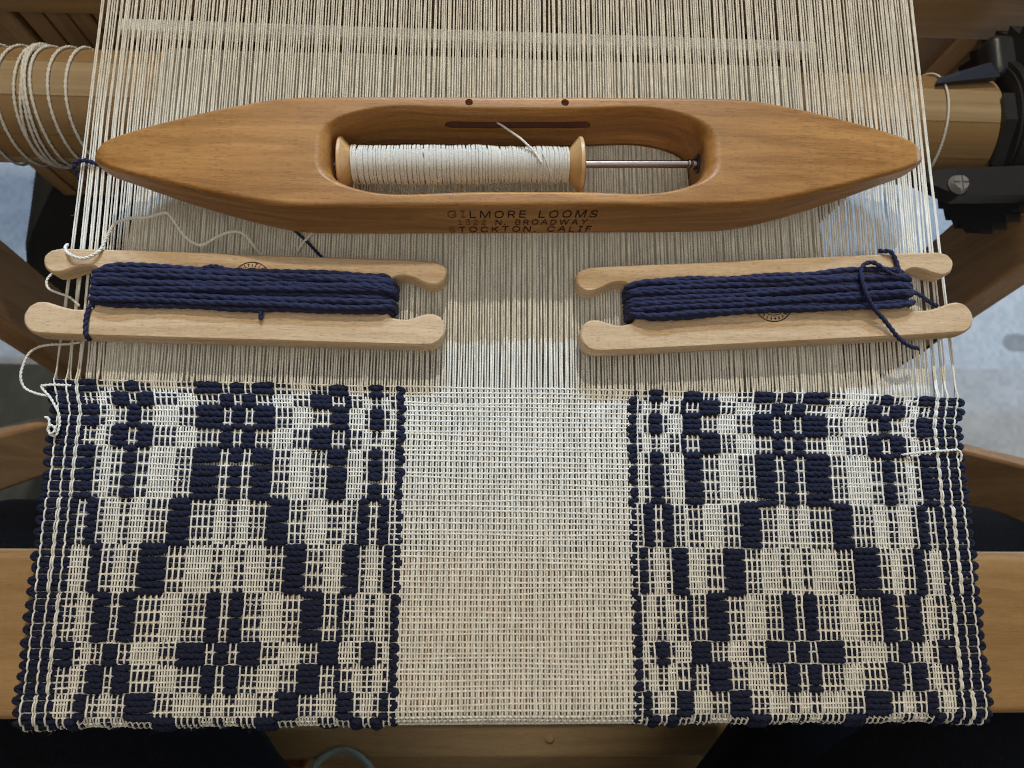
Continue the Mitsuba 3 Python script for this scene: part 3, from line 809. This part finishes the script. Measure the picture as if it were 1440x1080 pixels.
fuzz('woven_cloth__fibre', 'woven_cloth__pattern_weft', 5200, .0024, .000036, 'm_navy_fibre_lit', 5)
fuzz('woven_cloth__fibre_001', 'woven_cloth__pattern_weft_001', 5200, .0024, .000036, 'm_navy_fibre_lit', 6)
fuzz('woven_cloth__fibre_002', 'woven_cloth__warp', 4000, .0022, .000028, 'm_cotton_white', 8, 1.0)
for nm, sd in (('wound_yarn', 31), ('wound_yarn_001', 47)):
    ks = [k for k in scene if k.startswith(nm + '__strand')]
    hs = []
    for i, k in enumerate(ks):
        V, F, N = meshkit.WRITTEN[scene[k]['filename']][:3]
        q = np.random.default_rng(sd + i).choice(len(V), 240)
        hs.append(hairs(V[q].astype(float), np.asarray(N)[q], .0028, .000036, sd + i))
    put(nm + '__fibre', trimesh.util.concatenate(hs), 'm_navy_fibre_lit', smooth=True)
    labels[nm + '__fibre'] = {'label': 'stray fibres standing off the yarn', 'kind': 'stuff'}

# ------------------------------------------------------------------ loose yarns
WH = {
    'white_yarn': ('loose white yarn lying in waves between the boat shuttle and the left stick shuttle', [(-189.6, 59.3, 3.0), (-186.4, 55.1, 10.0), (-182.5, 51.2, 14.0), (-179.2, 49.7, 14.0), (-175.8, 49.5, 14.0), (-172.6, 51.1, 14.0), (-170.6, 53.9, 13.0), (-169.4, 60.2, 9.0), (-167.8, 66.4, 7.0), (-162.9, 69.2, 6.0), (-156.1, 70.4, 5.0), (-150.5, 71.7, 6.0), (-147.2, 71.7, 7.0), (-145.0, 69.5, 7.0), (-142.0, 65.2, 6.0), (-139.2, 61.9, 5.0), (-135.5, 59.5, 4.0), (-131.9, 59.3, 4.0), (-127.7, 62.2, 4.0), (-123.1, 64.1, 5.0), (-118.7, 64.9, 5.0), (-115.0, 63.5, 4.0), (-111.8, 59.5, 2.0), (-107.9, 55.1, 2.0)]),
    'white_yarn_001': ('short white yarn bit beside the dark thread under the boat shuttle', [(-94.3, 58.6, 2.0), (-92.4, 62.2, 2.0), (-90.5, 64.8, 2.0), (-88.2, 67.5, 2.0)]),
    'white_yarn_002': ('small white yarn loop at the left ends of the left stick shuttle', [(-193.7, 48.3, 2.0), (-196.5, 44.5, 2.0), (-196.4, 41.4, 2.0), (-194.5, 39.6, 2.0), (-190.5, 38.1, 2.0), (-186.6, 36.6, 2.0), (-182.2, 33.0, 2.0)]),
    'white_yarn_003': ('white yarn tail looping out left of the warp above the cloth corner', [(-180.4, 17.8, 1.0), (-185.7, 16.8, 1.0), (-191.7, 15.9, 3.0), (-196.0, 14.4, 4.0), (-199.1, 11.6, 4.0), (-200.7, 6.6, 4.0), (-201.0, 2.2, 4.0), (-200.0, -1.4, 3.0), (-197.2, -3.4, 3.0), (-193.1, -4.7, 2.5), (-189.7, -5.2, 2.5)]),
    'white_yarn_004': ('white yarn end knotted down the left edge of the cloth', [(-182.3, -0.5, 1.0), (-188.9, -0.5, 2.0), (-191.9, -1.0, 3.0), (-193.0, -1.3, 3.0), (-191.7, -3.1, 3.0), (-189.1, -5.7, 3.0), (-187.1, -8.6, 3.0), (-185.0, -12.0, 3.0), (-184.0, -15.8, 3.0), (-184.2, -19.2, 3.0), (-185.0, -21.2, 3.0), (-186.7, -21.2, 3.4), (-187.8, -18.7, 4.0), (-186.4, -17.4, 4.4), (-184.8, -18.8, 4.2), (-185.8, -20.6, 4.2), (-187.6, -19.8, 3.4), (-188.3, -14.9, 3.0), (-190.1, -13.8, 3.0)]),
    'white_yarn_005': ('white yarn turned along the right edge of the cloth', [(160.9, -26.0, 1.8), (171.4, -24.8, 2.5), (180.6, -24.1, 2.5), (185.6, -23.8, 2.5), (187.2, -25.6, 2.2), (187.3, -28.5, 1.0)]),
}
for key, (lab, pts) in WH.items():
    put(key, plied(spline([(a, b, c + (2.5 if key == 'white_yarn' and 6 < i < 22 else 0)) for i, (a, b, c) in enumerate(pts)], .4), .00047 if key == 'white_yarn' else .00036, .0032, 2, 6), 'm_cotton', smooth=True)
    tag(key, lab, 'yarn')
NV = {
    'navy_yarn': ('navy yarn end hanging across the front of the right stick shuttle', [(160.9, 47.1, 15.0), (155.1, 49.1, 17.0), (152.3, 51.2, 17.0), (149.4, 53.7, 16.0), (145.9, 53.0, 16.0), (143.3, 49.8, 17.0), (142.7, 44.4, 18.5), (144.0, 38.3, 18.5), (147.6, 33.4, 16.5), (153.0, 28.4, 14.6), (157.0, 23.2, 14.0), (160.0, 20.3, 13.4), (164.0, 18.5, 12.0), (168.8, 18.1, 10.0)]),
    'navy_yarn_001': ('navy yarn looped over the far rail of the right stick shuttle', [(155.0, 61.0, 11), (156.6, 60.0, 13.2), (158.7, 59.7, 13.6), (160.3, 57.1, 13.5), (161.2, 54.0, 13.5), (161.7, 49.8, 13.5), (163.8, 47.6, 10.0)]),
    'navy_yarn_002': ('navy yarn slanting through the right notch of the right stick shuttle', [(163.0, 46.3, 10.0), (169.0, 44.5, 8.0), (174.7, 42.7, 6.0), (179.1, 40.9, 4.0), (183.4, 39.0, 3.0)]),
    'navy_yarn_003': ('dark yarn lying under the warp below the right stick shuttle', [(149.6, 3.3, -3.0), (159.0, 9.5, -3.0), (169.1, 15.0, -3.0), (179.3, 20.9, -3.0), (187.0, 27.5, -3.0)]),
    'navy_yarn_004': ('navy yarn tied round the near rail of the left stick shuttle', [(-164.0, 33.8, 10.0), (-168.7, 32.5, 12.0), (-172.0, 29.9, 13.0), (-173.0, 26.1, 13.3), (-173.0, 21.4, 13.3), (-172.6, 17.6, 12.8), (-173.0, 16.6, 9.0)]),
    'navy_yarn_005': ('tiny navy yarn tail below the wound yarn of the left stick shuttle', [(-107.0, 30.1, 14.0), (-104.9, 28.6, 14.0), (-104.4, 27.3, 13.6), (-104.6, 25.3, 13.2)]),
    'navy_yarn_006': ('dark navy yarn hooked round the outer warp threads at the left shuttle tip', [(-178, 96.0, 1.2), (-182.9, 97.2, 1.4), (-186.6, 98.0, 2.5), (-190.0, 97.2, 2.6), (-191.6, 95.0, 1.6), (-190.6, 92.5, -.5), (-189.8, 89, -1.5), (-190, 85, -1.5)]),
    'navy_yarn_007': ('dark thread poking out below the boat shuttle on the left', [(-96.9, 69.2, 1.5), (-93.7, 66.3, 1.5), (-90.6, 63.5, 1.5), (-87.3, 60.0, 1.5), (-83.5, 56.2, 1.5)]),
    'navy_yarn_008': ('slack navy strand humped above the yarn of the left stick shuttle', [(-138.9, 40.5, 14.0), (-134.9, 42.7, 14.0), (-131.4, 44.6, 14.0), (-127.5, 46.7, 13.8), (-123.9, 47.1, 13.8), (-120.4, 46.1, 13.8), (-116.3, 43.8, 14.0), (-112, 42, 14)]),
}
for key, (lab, pts) in NV.items():
    s = {'navy_yarn_003': .55, 'navy_yarn_007': .62, 'navy_yarn_002': .85}.get(key, .85)
    put(key, plied(spline(pts, .5), .00074 * s, .0056 * s, 2, 7), 'm_navy_yarn', smooth=True)
    tag(key, lab, 'yarn')


# ------------------------------------------------------------------ the weaver's legs
def limb(joints):
    out = None
    for (p, r), (q, s) in zip(joints[:-1], joints[1:]):
        A = trimesh.creation.icosphere(subdivisions=2, radius=r).vertices + np.array(p)
        B = trimesh.creation.icosphere(subdivisions=2, radius=s).vertices + np.array(q)
        h = m3.Manifold.hull_points(np.vstack([A, B]).astype(np.float32))
        out = h if out is None else out + h
    return out


pe = limb([((-.08, -.50, -.17), .125), ((.08, -.50, -.17), .125)])
for sx in (-1, 1):
    pe = pe + limb([((sx * .085, -.47, -.19), .105), ((sx * .190, -.27, -.185), .092), ((sx * .288, -.118, -.172), .080), ((sx * .315, -.12, -.40), .062), ((sx * .32, -.16, -.66), .045)])
    pe = pe + limb([((sx * .32, -.18, -.665), .036), ((sx * .335, -.03, -.672), .03)])
pm = tri(pe.refine_to_length(.02))
pm.merge_vertices()
trimesh.smoothing.filter_taubin(pm, iterations=14)
pm.vertices += pm.vertex_normals * ((meshkit.fbm(pm.vertices * 16, 3) - .5) * .012)[:, None]
put('person', pm, 'm_trousers', smooth=True)
tag('person', 'seated person in black trousers, only the spread thighs and knees showing below the cloth', 'person')
